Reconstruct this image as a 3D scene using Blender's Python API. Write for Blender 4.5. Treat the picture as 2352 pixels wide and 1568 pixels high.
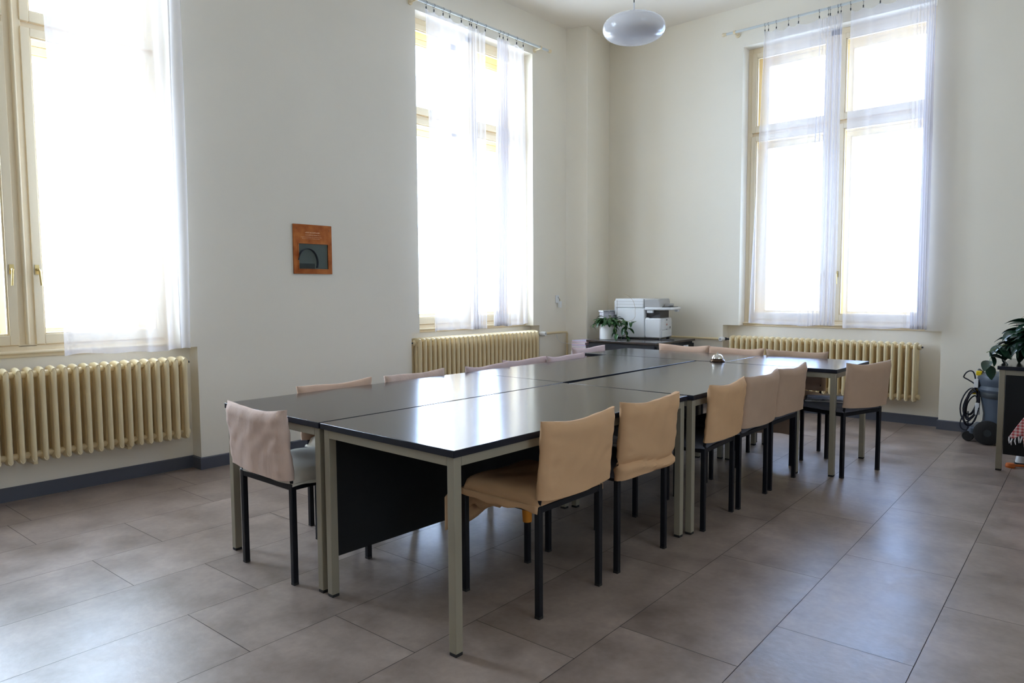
import bpy, math, random
from mathutils import Vector, Matrix
for o in list(bpy.data.objects): bpy.data.objects.remove(o)
SC = bpy.context.scene
COL = SC.collection
PI = math.pi
random.seed(7)

# ------------------------------------------------------------------ camera
cd = bpy.data.cameras.new('camera'); cam = bpy.data.objects.new('camera', cd); COL.objects.link(cam)
Fw = Vector((-0.6631149, 0.7450765, -0.0716908)); Rt = Vector((0.7472440, 0.6645281, -0.0053611)); Up = Vector((-0.0436462, 0.0571256, 0.9974125))
cam.matrix_world = Matrix(((Rt.x, Up.x, -Fw.x, 0), (Rt.y, Up.y, -Fw.y, 0), (Rt.z, Up.z, -Fw.z, 1.2932), (0, 0, 0, 1)))
cd.sensor_width = 36; cd.sensor_fit = 'HORIZONTAL'; cd.lens = 1630.73/2352*36; cd.clip_start = .02
SC.camera = cam
# ------------------------------------------------------------------ world, light, exposure
w = bpy.data.worlds.new('sky'); SC.world = w; w.use_nodes = True
wn = w.node_tree.nodes; wl = w.node_tree.links
bg = wn['Background']; bg.inputs[0].default_value = (.65, .78, 1.0, 1)
# a hazy sky, brightest on the side of the left windows
tc = wn.new('ShaderNodeTexCoord'); dp = wn.new('ShaderNodeVectorMath'); dp.operation = 'DOT_PRODUCT'; dp.inputs[1].default_value = (-.60, -.06, .12)
wl.new(tc.outputs['Generated'], dp.inputs[0])
st = wn.new('ShaderNodeMath'); st.operation = 'MULTIPLY_ADD'; st.inputs[1].default_value = 8.0; st.inputs[2].default_value = 6.2
wl.new(dp.outputs['Value'], st.inputs[0]); wl.new(st.outputs[0], bg.inputs[1])
sx = wn.new('ShaderNodeSeparateXYZ'); wl.new(tc.outputs['Generated'], sx.inputs[0])
cr = wn.new('ShaderNodeValToRGB'); wl.new(sx.outputs['Y'], cr.inputs[0])       # bluer sky beyond the back wall
cr.color_ramp.elements[0].position = .25; cr.color_ramp.elements[0].color = (.68, .79, 1.0, 1)
cr.color_ramp.elements[1].position = .95; cr.color_ramp.elements[1].color = (.40, .56, 1.0, 1)
wl.new(cr.outputs[0], bg.inputs[0])
SC.view_settings.view_transform = 'Standard'; SC.view_settings.look = 'None'; SC.view_settings.gamma = 1
SC.view_settings.use_curve_mapping = False
SC.view_settings.exposure = 1.5
SC.cycles.use_denoising = True
SC.cycles.max_bounces = 14; SC.cycles.diffuse_bounces = 8; SC.cycles.transparent_max_bounces = 24
SC.cycles.caustics_reflective = False; SC.cycles.caustics_refractive = False
SC.cycles.sample_clamp_indirect = 12
XL, YB, ZC = -5.10, 7.43, 4.28          # left wall, back wall, ceiling
XR, YF = 2.3, -2.2                      # right and rear walls, behind the photographer
def portal(name, c, sx, sy, rot):
    ld = bpy.data.lights.new(name, 'AREA'); ld.shape = 'RECTANGLE'; ld.size = sx; ld.size_y = sy
    ld.cycles.is_portal = True
    o = bpy.data.objects.new(name, ld); COL.objects.link(o); o.location = c; o.rotation_euler = rot
portal('daylight_portal', (XR+.47, 1.9, 2.37), 2.95, 1.9, (0, PI/2, 0))  # portal for the added window in the right wall
# windows: y range on the left wall, x range on the back wall
for i, (a, b) in enumerate(((.42, 2.19), (4.42, 6.09))):
    portal('daylight_portal', (XL-.47, (a+b)/2, 2.37), 2.95, b-a, (0, -PI/2, 0))
portal('daylight_portal', (-2.4, YB+.47, 2.37), 1.8, 2.95, (-PI/2, 0, 0))

# ------------------------------------------------------------------ materials
MATS = {}
def mat(name, col=(.8, .8, .8), rough=.5, metal=0, spec=.5, bump=0, bscale=40, var=0, vscale=3, trans=0, stretch=(1, 1, 1), col2=None, coat=0, detail=4):
    if name in MATS: return MATS[name]
    m = bpy.data.materials.new(name); m.use_nodes = True; MATS[name] = m
    nt = m.node_tree; N = nt.nodes; L = nt.links; b = N['Principled BSDF']
    b.inputs['Base Color'].default_value = (*col, 1); b.inputs['Roughness'].default_value = rough
    b.inputs['Metallic'].default_value = metal; b.inputs['Specular IOR Level'].default_value = spec
    b.inputs['Coat Weight'].default_value = coat
    if trans: b.inputs['Transmission Weight'].default_value = trans
    if bump or var or col2:
        tc = N.new('ShaderNodeTexCoord'); mp = N.new('ShaderNodeMapping'); mp.inputs['Scale'].default_value = stretch
        L.new(tc.outputs['Object'], mp.inputs[0])
    if bump:
        n = N.new('ShaderNodeTexNoise'); n.inputs['Scale'].default_value = bscale; n.inputs['Detail'].default_value = detail
        L.new(mp.outputs[0], n.inputs[0])
        bp = N.new('ShaderNodeBump'); bp.inputs['Strength'].default_value = bump; bp.inputs['Distance'].default_value = .01
        L.new(n.outputs[0], bp.inputs['Height']); L.new(bp.outputs[0], b.inputs['Normal'])
    if var or col2:
        n = N.new('ShaderNodeTexNoise'); n.inputs['Scale'].default_value = vscale; n.inputs['Detail'].default_value = 6
        L.new(mp.outputs[0], n.inputs[0])
        r = N.new('ShaderNodeValToRGB'); L.new(n.outputs[0], r.inputs[0])
        c2 = col2 or tuple(c*(1-var) for c in col)
        r.color_ramp.elements[0].position = .35; r.color_ramp.elements[0].color = (*c2, 1)
        r.color_ramp.elements[1].position = .65; r.color_ramp.elements[1].color = (*col, 1)
        L.new(r.outputs[0], b.inputs['Base Color'])
    return m
M_wall = mat('wall_plaster', (.865, .812, .70), .85, spec=.2, bump=.12, bscale=14, var=.03, vscale=1.2)
M_ceil = mat('ceiling_plaster', (.88, .82, .73), .9, spec=.1, bump=.08, bscale=12, var=.03, vscale=1)
M_base = mat('grey_baseboard', (.09, .095, .118), .45)
M_cream = mat('cream_window_paint', (.83, .70, .48), .4, bump=.05, bscale=25)
M_sunlit = mat('outer_window_sunlit_yellow', (.80, .66, .38), .5, bump=.05, bscale=25)  # cream paint with the sun's warm yellow on the outer frames mixed in
M_rad = mat('cream_radiator_enamel', (.83, .69, .43), .32, bump=.06, bscale=30, var=.06, vscale=6)
M_pipe = mat('cream_pipe_paint', (.74, .60, .36), .4)
M_top = mat('dark_laminate', (.036, .026, .025), .17, spec=.85, bump=.015, bscale=60, var=.25, vscale=8, stretch=(.15, 3, 1))
M_edge = mat('dark_laminate_edge', (.008, .009, .016), .4, spec=.3)
M_frame = mat('grey_beige_steel', (.29, .255, .19), .42, bump=.02, bscale=60, var=.06)
M_panel = mat('black_panel', (.008, .008, .009), .5, spec=.3)
M_blk = mat('black_steel', (.008, .008, .011), .42, spec=.25)
M_foot = mat('black_rubber', (.015, .013, .012), .7)
M_tan = mat('tan_cotton', (.60, .37, .205), .9, spec=.15, bump=.25, bscale=9, detail=6, var=.05, vscale=9)
M_tan2 = mat('mauve_brown_cotton', (.47, .33, .24), .9, spec=.15, bump=.25, bscale=9, detail=6, var=.05, vscale=9)
M_tan3 = mat('rosy_tan_cotton', (.62, .43, .32), .9, spec=.15, bump=.25, bscale=9, detail=6, var=.05, vscale=9)
M_pink = mat('pinkish_cotton', (.66, .50, .42), .9, spec=.15, bump=.6, bscale=11, stretch=(2.2, 2.2, .8), detail=9, var=.07, vscale=9)
M_mauve = mat('pale_mauve_cotton', (.60, .46, .44), .9, spec=.15, bump=.25, bscale=9, detail=6, var=.05, vscale=9)
M_red = mat('dark_red_vinyl', (.20, .02, .02), .5)
M_gcloth = mat('grey_white_cotton', (.68, .63, .55), .85, spec=.15, bump=.3, bscale=300)
M_dgrey = mat('dark_grey_cloth', (.10, .10, .12), .85)
M_white = mat('white_plastic', (.80, .81, .82), .35)
M_grey = mat('grey_plastic', (.42, .41, .40), .4)
M_dkgrey = mat('dark_grey_plastic', (.06, .055, .055), .45)
M_pot = mat('white_glazed_pot', (.80, .80, .78), .25)
M_chrome = mat('polished_steel', (.75, .72, .66), .12, 1)
M_alu = mat('brushed_aluminium', (.55, .56, .58), .35, 1)
M_rod = mat('white_painted_rod', (.62, .66, .66), .3)
M_brass = mat('brass', (.62, .47, .20), .35, 1)
M_leaf = mat('glossy_green_leaf', (.035, .11, .03), .35, spec=.5, var=.5, vscale=12)
M_leaf2 = mat('dark_green_leaf', (.015, .055, .028), .3, spec=.6, var=.5, vscale=12)
M_stem = mat('plant_stem', (.20, .26, .09), .6)
M_stemb = mat('dry_stem', (.42, .30, .16), .6)
M_soil = mat('soil', (.03, .02, .015), .95)
M_copper = mat('aged_copper', (.50, .17, .05), .36, .85, bump=.25, bscale=22, col2=(.33, .09, .025), vscale=14)
M_copl = mat('worn_copper_lettering', (.72, .42, .25), .4, .7)
M_opal = mat('opal_lamp_glass', (.80, .80, .84), .18, coat=.5)
M_vac = mat('grey_blue_plastic', (.07, .09, .12), .4)
M_vacd = mat('charcoal_plastic', (.03, .035, .04), .45)
M_yel = mat('yellow_plastic', (.80, .58, .01), .4)
M_orange = mat('orange_cloth', (.70, .25, .02), .8)
M_orp = mat('orange_plastic', (.70, .16, .02), .5)
M_paper = mat('white_paper', (.78, .78, .80), .7)
M_cable = mat('black_cable', (.008, .009, .02), .45)
M_rust = mat('cellar_brown', (.20, .15, .10), .8)

def floor_mat():
    m = bpy.data.materials.new('stone_look_tiles'); m.use_nodes = True
    nt = m.node_tree; N = nt.nodes; L = nt.links; b = N['Principled BSDF']
    at = N.new('ShaderNodeAttribute'); at.attribute_name = 'tone'
    tc = N.new('ShaderNodeTexCoord')
    n1 = N.new('ShaderNodeTexNoise'); n1.inputs['Scale'].default_value = 3.4; n1.inputs['Detail'].default_value = 7; n1.inputs['Roughness'].default_value = .62
    n2 = N.new('ShaderNodeTexNoise'); n2.inputs['Scale'].default_value = 38; n2.inputs['Detail'].default_value = 5
    va = N.new('ShaderNodeVectorMath'); va.operation = 'ADD'
    sc = N.new('ShaderNodeVectorMath'); sc.operation = 'SCALE'; sc.inputs[3].default_value = 31
    L.new(at.outputs['Vector'], sc.inputs[0]); L.new(tc.outputs['Object'], va.inputs[0]); L.new(sc.outputs[0], va.inputs[1])
    L.new(va.outputs[0], n1.inputs[0]); L.new(va.outputs[0], n2.inputs[0])
    r = N.new('ShaderNodeValToRGB'); L.new(n1.outputs[0], r.inputs[0])
    r.color_ramp.elements[0].position = .12; r.color_ramp.elements[0].color = (.11, .075, .058, 1)
    r.color_ramp.elements[1].position = .88; r.color_ramp.elements[1].color = (.49, .39, .33, 1)
    mx = N.new('ShaderNodeMix'); mx.data_type = 'RGBA'; mx.blend_type = 'MULTIPLY'; mx.inputs[0].default_value = .35
    r2 = N.new('ShaderNodeValToRGB'); r2.color_ramp.elements[0].position = .1; r2.color_ramp.elements[0].color = (.35, .35, .35, 1)
    r2.color_ramp.elements[1].position = .85; L.new(n2.outputs[0], r2.inputs[0])
    L.new(r.outputs[0], mx.inputs[6]); L.new(r2.outputs[0], mx.inputs[7]); L.new(mx.outputs[2], b.inputs['Base Color'])
    mr = N.new('ShaderNodeMapRange'); mr.inputs[1].default_value = .1; mr.inputs[2].default_value = .9
    mr.inputs[3].default_value = .24; mr.inputs[4].default_value = .44; L.new(n1.outputs[0], mr.inputs[0]); L.new(mr.outputs[0], b.inputs['Roughness'])
    bp = N.new('ShaderNodeBump'); bp.inputs['Strength'].default_value = .18; bp.inputs['Distance'].default_value = .004
    L.new(n2.outputs[0], bp.inputs['Height']); L.new(bp.outputs[0], b.inputs['Normal'])
    b.inputs['Specular IOR Level'].default_value = .55
    return m
M_floor = floor_mat()
M_grout = mat('dark_joint', (.07, .062, .06), .8)

def curtain_mat():
    m = bpy.data.materials.new('sheer_white_voile'); m.use_nodes = True
    nt = m.node_tree; N = nt.nodes; L = nt.links; N.remove(N['Principled BSDF']); out = N['Material Output']
    tr = N.new('ShaderNodeBsdfTransparent'); tr.inputs[0].default_value = (.99, .99, .99, 1)
    tl = N.new('ShaderNodeBsdfTranslucent'); tl.inputs[0].default_value = (.60, .56, .56, 1)
    df = N.new('ShaderNodeBsdfDiffuse'); df.inputs[0].default_value = (.88, .86, .88, 1)
    a = N.new('ShaderNodeMixShader'); a.inputs[0].default_value = .5; L.new(tl.outputs[0], a.inputs[1]); L.new(df.outputs[0], a.inputs[2])
    # threads cover more of the view where the cloth turns away
    lw = N.new('ShaderNodeLayerWeight'); lw.inputs[0].default_value = .35
    mr = N.new('ShaderNodeMapRange'); mr.inputs[3].default_value = .36; mr.inputs[4].default_value = .78
    L.new(lw.outputs['Facing'], mr.inputs[0])
    b = N.new('ShaderNodeMixShader'); L.new(mr.outputs[0], b.inputs[0]); L.new(tr.outputs[0], b.inputs[1]); L.new(a.outputs[0], b.inputs[2])
    L.new(b.outputs[0], out.inputs[0]); return m
M_curt = curtain_mat()
def glass_mat(name, tint, refl=1.0):
    m = bpy.data.materials.new(name); m.use_nodes = True
    nt = m.node_tree; N = nt.nodes; L = nt.links; N.remove(N['Principled BSDF']); out = N['Material Output']
    tr = N.new('ShaderNodeBsdfTransparent'); tr.inputs[0].default_value = (*tint, 1)
    gl = N.new('ShaderNodeBsdfGlossy'); gl.inputs[1].default_value = .03
    lw = N.new('ShaderNodeLayerWeight'); pw = N.new('ShaderNodeMath'); pw.operation = 'POWER'; pw.inputs[1].default_value = 4.5
    fr = N.new('ShaderNodeMath'); fr.operation = 'MULTIPLY_ADD'; fr.inputs[1].default_value = .9; fr.inputs[2].default_value = .045
    L.new(lw.outputs['Facing'], pw.inputs[0]); L.new(pw.outputs[0], fr.inputs[0])
    b = N.new('ShaderNodeMixShader'); L.new(fr.outputs[0], b.inputs[0]); L.new(tr.outputs[0], b.inputs[1]); L.new(gl.outputs[0], b.inputs[2])
    L.new(b.outputs[0], out.inputs[0]); return m
M_glass = glass_mat('window_glass', (.96, .98, .98))
M_glassg = glass_mat('grey_display_glass', (.72, .76, .76))
def check_mat():
    m = bpy.data.materials.new('red_white_check'); m.use_nodes = True
    nt = m.node_tree; N = nt.nodes; L = nt.links; b = N['Principled BSDF']; b.inputs['Roughness'].default_value = .9
    tc = N.new('ShaderNodeTexCoord'); sp = N.new('ShaderNodeSeparateXYZ'); L.new(tc.outputs['Object'], sp.inputs[0])
    vals = []
    for k, s in (('Z', 300), ('X', 260)):
        mu = N.new('ShaderNodeMath'); mu.operation = 'MULTIPLY'; mu.inputs[1].default_value = s; L.new(sp.outputs[k], mu.inputs[0])
        si = N.new('ShaderNodeMath'); si.operation = 'SINE'; L.new(mu.outputs[0], si.inputs[0])
        gt = N.new('ShaderNodeMath'); gt.operation = 'GREATER_THAN'; gt.inputs[1].default_value = .1; L.new(si.outputs[0], gt.inputs[0]); vals.append(gt)
    ad = N.new('ShaderNodeMath'); ad.operation = 'ADD'; L.new(vals[0].outputs[0], ad.inputs[0]); L.new(vals[1].outputs[0], ad.inputs[1])
    r = N.new('ShaderNodeValToRGB'); dv = N.new('ShaderNodeMath'); dv.operation = 'MULTIPLY'; dv.inputs[1].default_value = .5
    L.new(ad.outputs[0], dv.inputs[0]); L.new(dv.outputs[0], r.inputs[0]); L.new(r.outputs[0], b.inputs[0])
    r.color_ramp.interpolation = 'CONSTANT'
    r.color_ramp.elements[0].color = (.80, .68, .68, 1); r.color_ramp.elements[1].position = .4; r.color_ramp.elements[1].color = (.72, .33, .33, 1)
    e = r.color_ramp.elements.new(.8); e.color = (.55, .08, .09, 1)
    return m
M_check = check_mat()

# ------------------------------------------------------------------ mesh helpers
class MB:
    def __init__(s): s.v = []; s.f = []; s.m = []; s.cur = 0
    def add(s, vs, fs, T=None):
        k = len(s.v)
        s.v += [tuple(T @ Vector(p)) if T else tuple(p) for p in vs]
        for f in fs: s.f.append(tuple(i+k for i in f)); s.m.append(s.cur)
        return s
    def box(s, a, b, T=None):
        x0, y0, z0 = a; x1, y1, z1 = b
        x0, x1 = min(x0, x1), max(x0, x1); y0, y1 = min(y0, y1), max(y0, y1); z0, z1 = min(z0, z1), max(z0, z1)
        return s.add([(x0,y0,z0),(x1,y0,z0),(x1,y1,z0),(x0,y1,z0),(x0,y0,z1),(x1,y0,z1),(x1,y1,z1),(x0,y1,z1)],
                     [(0,3,2,1),(4,5,6,7),(0,1,5,4),(1,2,6,5),(2,3,7,6),(3,0,4,7)], T)
    def tube(s, pts, r, n=10, caps=True, T=None, rot=0, rx=None):
        pts = [Vector(p) for p in pts]; vs = []; fs = []
        ref = None
        for i, p in enumerate(pts):
            t = (pts[min(i+1, len(pts)-1)] - pts[max(i-1, 0)]).normalized()
            if ref is None: ref = Vector((1, 0, 0)) if abs(t.x) < .9 else Vector((0, 0, 1))
            a = (ref - t*ref.dot(t)).normalized(); ref = a; b = t.cross(a)
            ri = r[i] if isinstance(r, (list, tuple)) else r
            for k in range(n):
                th = 2*PI*k/n+rot; vs.append(p + a*math.cos(th)*ri + b*math.sin(th)*ri*(rx or 1))
        for i in range(len(pts)-1):
            for k in range(n): fs.append((i*n+k, i*n+(k+1) % n, (i+1)*n+(k+1) % n, (i+1)*n+k))
        if caps: fs.append(tuple(reversed(range(n)))); fs.append(tuple((len(pts)-1)*n+k for k in range(n)))
        return s.add(vs, fs, T)
    def lathe(s, prof, n=32, T=None):
        vs = []; fs = []; ring = []
        for r, z in prof:
            if r < 1e-6: ring.append([len(vs)]); vs.append((0, 0, z))
            else:
                ring.append(list(range(len(vs), len(vs)+n))); vs += [(r*math.cos(2*PI*k/n), r*math.sin(2*PI*k/n), z) for k in range(n)]
        for i in range(len(ring)-1):
            A, B = ring[i], ring[i+1]
            for k in range(n):
                k2 = (k+1) % n
                if len(A) == 1 and len(B) == 1: continue
                if len(A) == 1: fs.append((A[0], B[k2], B[k]))
                elif len(B) == 1: fs.append((A[k], A[k2], B[0]))
                else: fs.append((A[k], A[k2], B[k2], B[k]))
        return s.add(vs, fs, T)
    def prism(s, poly, z0, z1, T=None):
        n = len(poly)
        vs = [(x, y, z0) for x, y in poly] + [(x, y, z1) for x, y in poly]
        fs = [tuple(reversed(range(n))), tuple(range(n, 2*n))] + [(i, (i+1) % n, n+(i+1) % n, n+i) for i in range(n)]
        return s.add(vs, fs, T)
    def grid(s, nu, nv, fn, T=None, flip=False):
        vs = [fn(i/nu, j/nv) for j in range(nv+1) for i in range(nu+1)]
        W = nu+1; fs = []
        for j in range(nv):
            for i in range(nu):
                q = (j*W+i, j*W+i+1, (j+1)*W+i+1, (j+1)*W+i); fs.append(tuple(reversed(q)) if flip else q)
        return s.add(vs, fs, T)
    def build(s, name, m, parent=None, bevel=0, smooth=35, loc=None, rot=None, seg=2, weld=False):
        me = bpy.data.meshes.new(name); me.from_pydata(s.v, [], s.f)
        ms = m if isinstance(m, (list, tuple)) else [m]
        for x in ms: me.materials.append(x)
        if len(ms) > 1:
            for p, i in zip(me.polygons, s.m): p.material_index = i
        me.update()
        import bmesh
        bm = bmesh.new(); bm.from_mesh(me)
        if weld: bmesh.ops.remove_doubles(bm, verts=bm.verts, dist=1e-5)
        bmesh.ops.recalc_face_normals(bm, faces=bm.faces); bm.to_mesh(me); bm.free()
        if smooth:
            for p in me.polygons: p.use_smooth = True
            me.set_sharp_from_angle(angle=math.radians(smooth))
        o = bpy.data.objects.new(name, me); COL.objects.link(o)
        if bevel:
            b = o.modifiers.new('edge', 'BEVEL'); b.width = bevel; b.segments = seg; b.limit_method = 'ANGLE'; b.angle_limit = math.radians(40)
        if parent: o.parent = parent
        if loc is not None: o.location = loc
        if rot is not None: o.rotation_euler = rot
        return o
def smooth_path(pts, k=6):
    P = [Vector(p) for p in pts]; out = []
    for i in range(len(P)-1):
        a = P[max(i-1, 0)]; b = P[i]; c = P[i+1]; d = P[min(i+2, len(P)-1)]
        for j in range(k):
            t = j/k; out.append(tuple(.5*((2*b)+(c-a)*t+(2*a-5*b+4*c-d)*t*t+(3*b-a-3*c+d)*t**3)))
    return out+[tuple(P[-1])]
def tag(o, label=None, cat=None, group=None, kind=None):
    for k, v in (('label', label), ('category', cat), ('group', group), ('kind', kind)):
        if v: o[k] = v
    return o
def thing(name, label, cat, loc=(0, 0, 0), rz=0, group=None, kind=None):
    o = bpy.data.objects.new(name, None); COL.objects.link(o); o.location = loc; o.rotation_euler = (0, 0, rz); o.empty_display_size = .1
    return tag(o, label, cat, group, kind)
def copy_tree(o, parent=None):
    c = o.copy(); COL.objects.link(c)
    if parent: c.parent = parent
    for ch in list(o.children): copy_tree(ch, c)
    return c
def TR(x=0, y=0, z=0, rz=0, rx=0, ry=0):
    return Matrix.Translation((x, y, z)) @ Matrix.Rotation(rz, 4, 'Z') @ Matrix.Rotation(ry, 4, 'Y') @ Matrix.Rotation(rx, 4, 'X')
# local frame of a wall: u along the wall, w outward through it, z up
def wall_left(u, w_, z): return (XL-w_, u, z)
def wall_back(u, w_, z): return (u, YB+w_, z)
def wall_right_(u, w_, z): return (XR+w_, u, z)
def wall_rear(u, w_, z): return (u, YF-w_, z)
def wbox(mb, fr, u0, u1, w0, w1, z0, z1): return mb.box(fr(u0, w0, z0), fr(u1, w1, z1))

# ------------------------------------------------------------------ the room shell
SILL, WTOP, ND = .90, 3.86, .13
def wall(name, fr, u0, u1, openings, th=.55):
    mb = MB(); cur = u0
    for (n0, n1, o0, o1) in openings:
        wbox(mb, fr, cur, n0, 0, th, 0, ZC+.05)
        wbox(mb, fr, n0, n1, ND, th, 0, SILL)                # recessed wall under the window
        wbox(mb, fr, n0, o0, 0, th, SILL, ZC+.05); wbox(mb, fr, o1, n1, 0, th, SILL, ZC+.05)
        wbox(mb, fr, o0, o1, 0, th, WTOP, ZC+.05); cur = n1
    wbox(mb, fr, cur, u1, 0, th, 0, ZC+.05)
    return tag(mb.build(name, M_wall, smooth=0), kind='structure')
W1 = (.30, 2.31, .42, 2.19); W2 = (4.32, 6.20, 4.42, 6.09); W3 = (-3.48, -1.37, -3.30, -1.50)
wall('wall_left', wall_left, YF-.5, YB+.55, [W1, W2])
wall('wall_back', wall_back, XL, XR+.5, [W3])
wall('wall_right', wall_right_, YF-.5, YB, [(.8, 3.0, .95, 2.85)])  # opening for the added fill window
wall('wall_rear', wall_rear, XL, XR, [])
mb = MB(); PIL = [(-5.15, 6.69), (-5.10, 6.69), (-4.85, 6.77), (-5.00, YB), (-5.0, YB+.05), (-5.15, YB+.05)]
tag(mb.prism(PIL, 0, ZC+.02).build('wall_corner', M_wall, smooth=0, bevel=.012, seg=3), kind='structure')
tag(MB().box((XL-.5, YF-.5, ZC), (XR+.5, YB+.5, ZC+.3)).build('ceiling', M_ceil, smooth=0), kind='structure')
# floor of rectangular tiles laid slightly askew to the walls
def build_floor():
    th = -math.radians(-2.05); ca, sa = math.cos(th), math.sin(th)
    wd, ln, g = .467, .955, .0013
    lim = (XL-.14, XR+.02, YF-.02, YB+.14)
    offs = {-1: .38, 0: .74, 1: .36, 2: .05, 3: .68, 4: .31, 5: .62, 6: .295, 7: .63, 8: .2}
    mb = MB(); tones = []
    mb.cur = 1; mb.add([(lim[0], lim[2], -.003), (lim[1], lim[2], -.003), (lim[1], lim[3], -.003), (lim[0], lim[3], -.003)], [(0, 1, 2, 3)]); tones += [0]*4
    mb.cur = 0
    def clip(poly, ax, val, keep):
        out = []
        for i in range(len(poly)):
            a, b = poly[i], poly[(i+1) % len(poly)]; ia = (a[ax]-val)*keep >= 0; ib = (b[ax]-val)*keep >= 0
            if ia: out.append(a)
            if ia != ib:
                t = (val-a[ax])/(b[ax]-a[ax]); out.append((a[0]+(b[0]-a[0])*t, a[1]+(b[1]-a[1])*t))
        return out
    px, py = -.985, 2.14
    for k in range(-9, 11):
        off = offs.get(k, (k*.37) % 1*ln)
        for j in range(-6, 9):
            x0 = -k*wd; y0 = off - py + j*ln
            q = [(x0+g, y0+g), (x0+wd-g, y0+g), (x0+wd-g, y0+ln-g), (x0+g, y0+ln-g)]
            q = [(px+x*ca-y*sa, py+x*sa+y*ca) for x, y in q]
            for ax, v, kp in ((0, lim[0], 1), (0, lim[1], -1), (1, lim[2], 1), (1, lim[3], -1)):
                if q: q = clip(q, ax, v, kp)
            if len(q) < 3: continue
            mb.add([(x, y, 0) for x, y in q], [tuple(range(len(q)))]); tones += [random.random()]*len(q)
    o = mb.build('floor', [M_floor, M_grout], smooth=0)
    at = o.data.attributes.new('tone', 'FLOAT', 'POINT'); at.data.foreach_set('value', tones)
    tag(o, kind='structure')
    tag(MB().box((XL-.3, YF-.3, -.2), (XR+.3, YB+.3, -.006)).build('floor_slab', M_grout, smooth=0), kind='structure')
build_floor()

def baseboard(name, pts, h=.088, t=.012):
    mb = MB(); P = [Vector(p) for p in pts]; row = []
    for i, p in enumerate(P):
        d1 = (p-P[i-1]).normalized() if i else (P[1]-p).normalized(); d2 = (P[i+1]-p).normalized() if i < len(P)-1 else d1
        n1 = Vector((d1.y, -d1.x)); n2 = Vector((d2.y, -d2.x)); nn = (n1+n2); nn /= nn.dot(n1) if abs(nn.dot(n1)) > .2 else 1
        q = p+nn*t; q2 = p+nn*(t*.55)
        row.append([(p.x, p.y, 0), (q.x, q.y, 0), (q.x, q.y, h-.006), (q2.x, q2.y, h), (p.x, p.y, h)])
    fs = []
    for i in range(len(P)-1):
        for k in range(4): fs.append((i*5+k, i*5+k+1, (i+1)*5+k+1, (i+1)*5+k))
    mb.add([v for r in row for v in r], fs); return tag(mb.build(name, M_base, smooth=20), kind='structure')
e = .001
baseboard('baseboard_left', [(XL+e, YF), (XL+e, W1[0]), (XL-ND+e, W1[0]), (XL-ND+e, W1[1]), (XL+e, W1[1]), (XL+e, W2[0]), (XL-ND+e, W2[0]), (XL-ND+e, W2[1]), (XL+e, W2[1]), (XL+e, 6.69), (-4.85, 6.77), (-5.0, YB)])
baseboard('baseboard_back', [(-5.0, YB-e), (W3[0], YB-e), (W3[0], YB+ND-e), (W3[1], YB+ND-e), (W3[1], YB-e), (XR, YB-e)])
baseboard('baseboard_right', [(XR-e, YB), (XR-e, YF)]); baseboard('baseboard_rear', [(XR, YF+e), (XL, YF+e)])

# ------------------------------------------------------------------ windows
def sash(fr, nm, mt, u0, u1, z0, z1, w0, w1, st, parent, handle=None, bar=False):
    mb = MB()
    wbox(mb, fr, u0, u0+st, w0, w1, z0, z1); wbox(mb, fr, u1-st, u1, w0, w1, z0, z1)
    wbox(mb, fr, u0+st, u1-st, w0, w1, z0, z0+st*1.25); wbox(mb, fr, u0+st, u1-st, w0, w1, z1-st, z1)
    # glazing bead
    b = .010
    wbox(mb, fr, u0+st, u0+st+b, w0+.012, w1-.004, z0+st*1.25, z1-st); wbox(mb, fr, u1-st-b, u1-st, w0+.012, w1-.004, z0+st*1.25, z1-st)
    wbox(mb, fr, u0+st+b, u1-st-b, w0+.012, w1-.004, z0+st*1.25, z0+st*1.25+b); wbox(mb, fr, u0+st+b, u1-st-b, w0+.012, w1-.004, z1-st-b, z1-st)
    s = mb.build(nm, mt, parent, bevel=.003)
    g = MB(); wm = (w0+w1)/2+.006
    wbox(g, fr, u0+st+.004, u1-st-.004, wm, wm+.0015, z0+st*1.25+.004, z1-st-.004)
    g.build('pane', M_glass, s, smooth=0)
    if handle is not None:
        hu, hz = handle; h = MB(); sg = 1 if hu < (u0+u1)/2 else -1
        a = fr(hu, w0-.001, hz); c = fr(hu, w0-.035, hz); d = fr(hu+.004*sg, w0-.040, hz-.01); f = fr(hu+.010*sg, w0-.042, hz-.10)
        h.tube([a, c], .009, 10); h.tube([c, d, f], [.008, .007, .006], 8); wbox(h, fr, hu-.012, hu+.012, w0-.006, w0, hz-.03, hz+.03)
        h.build('handle', M_brass, s)
    return s
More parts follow.
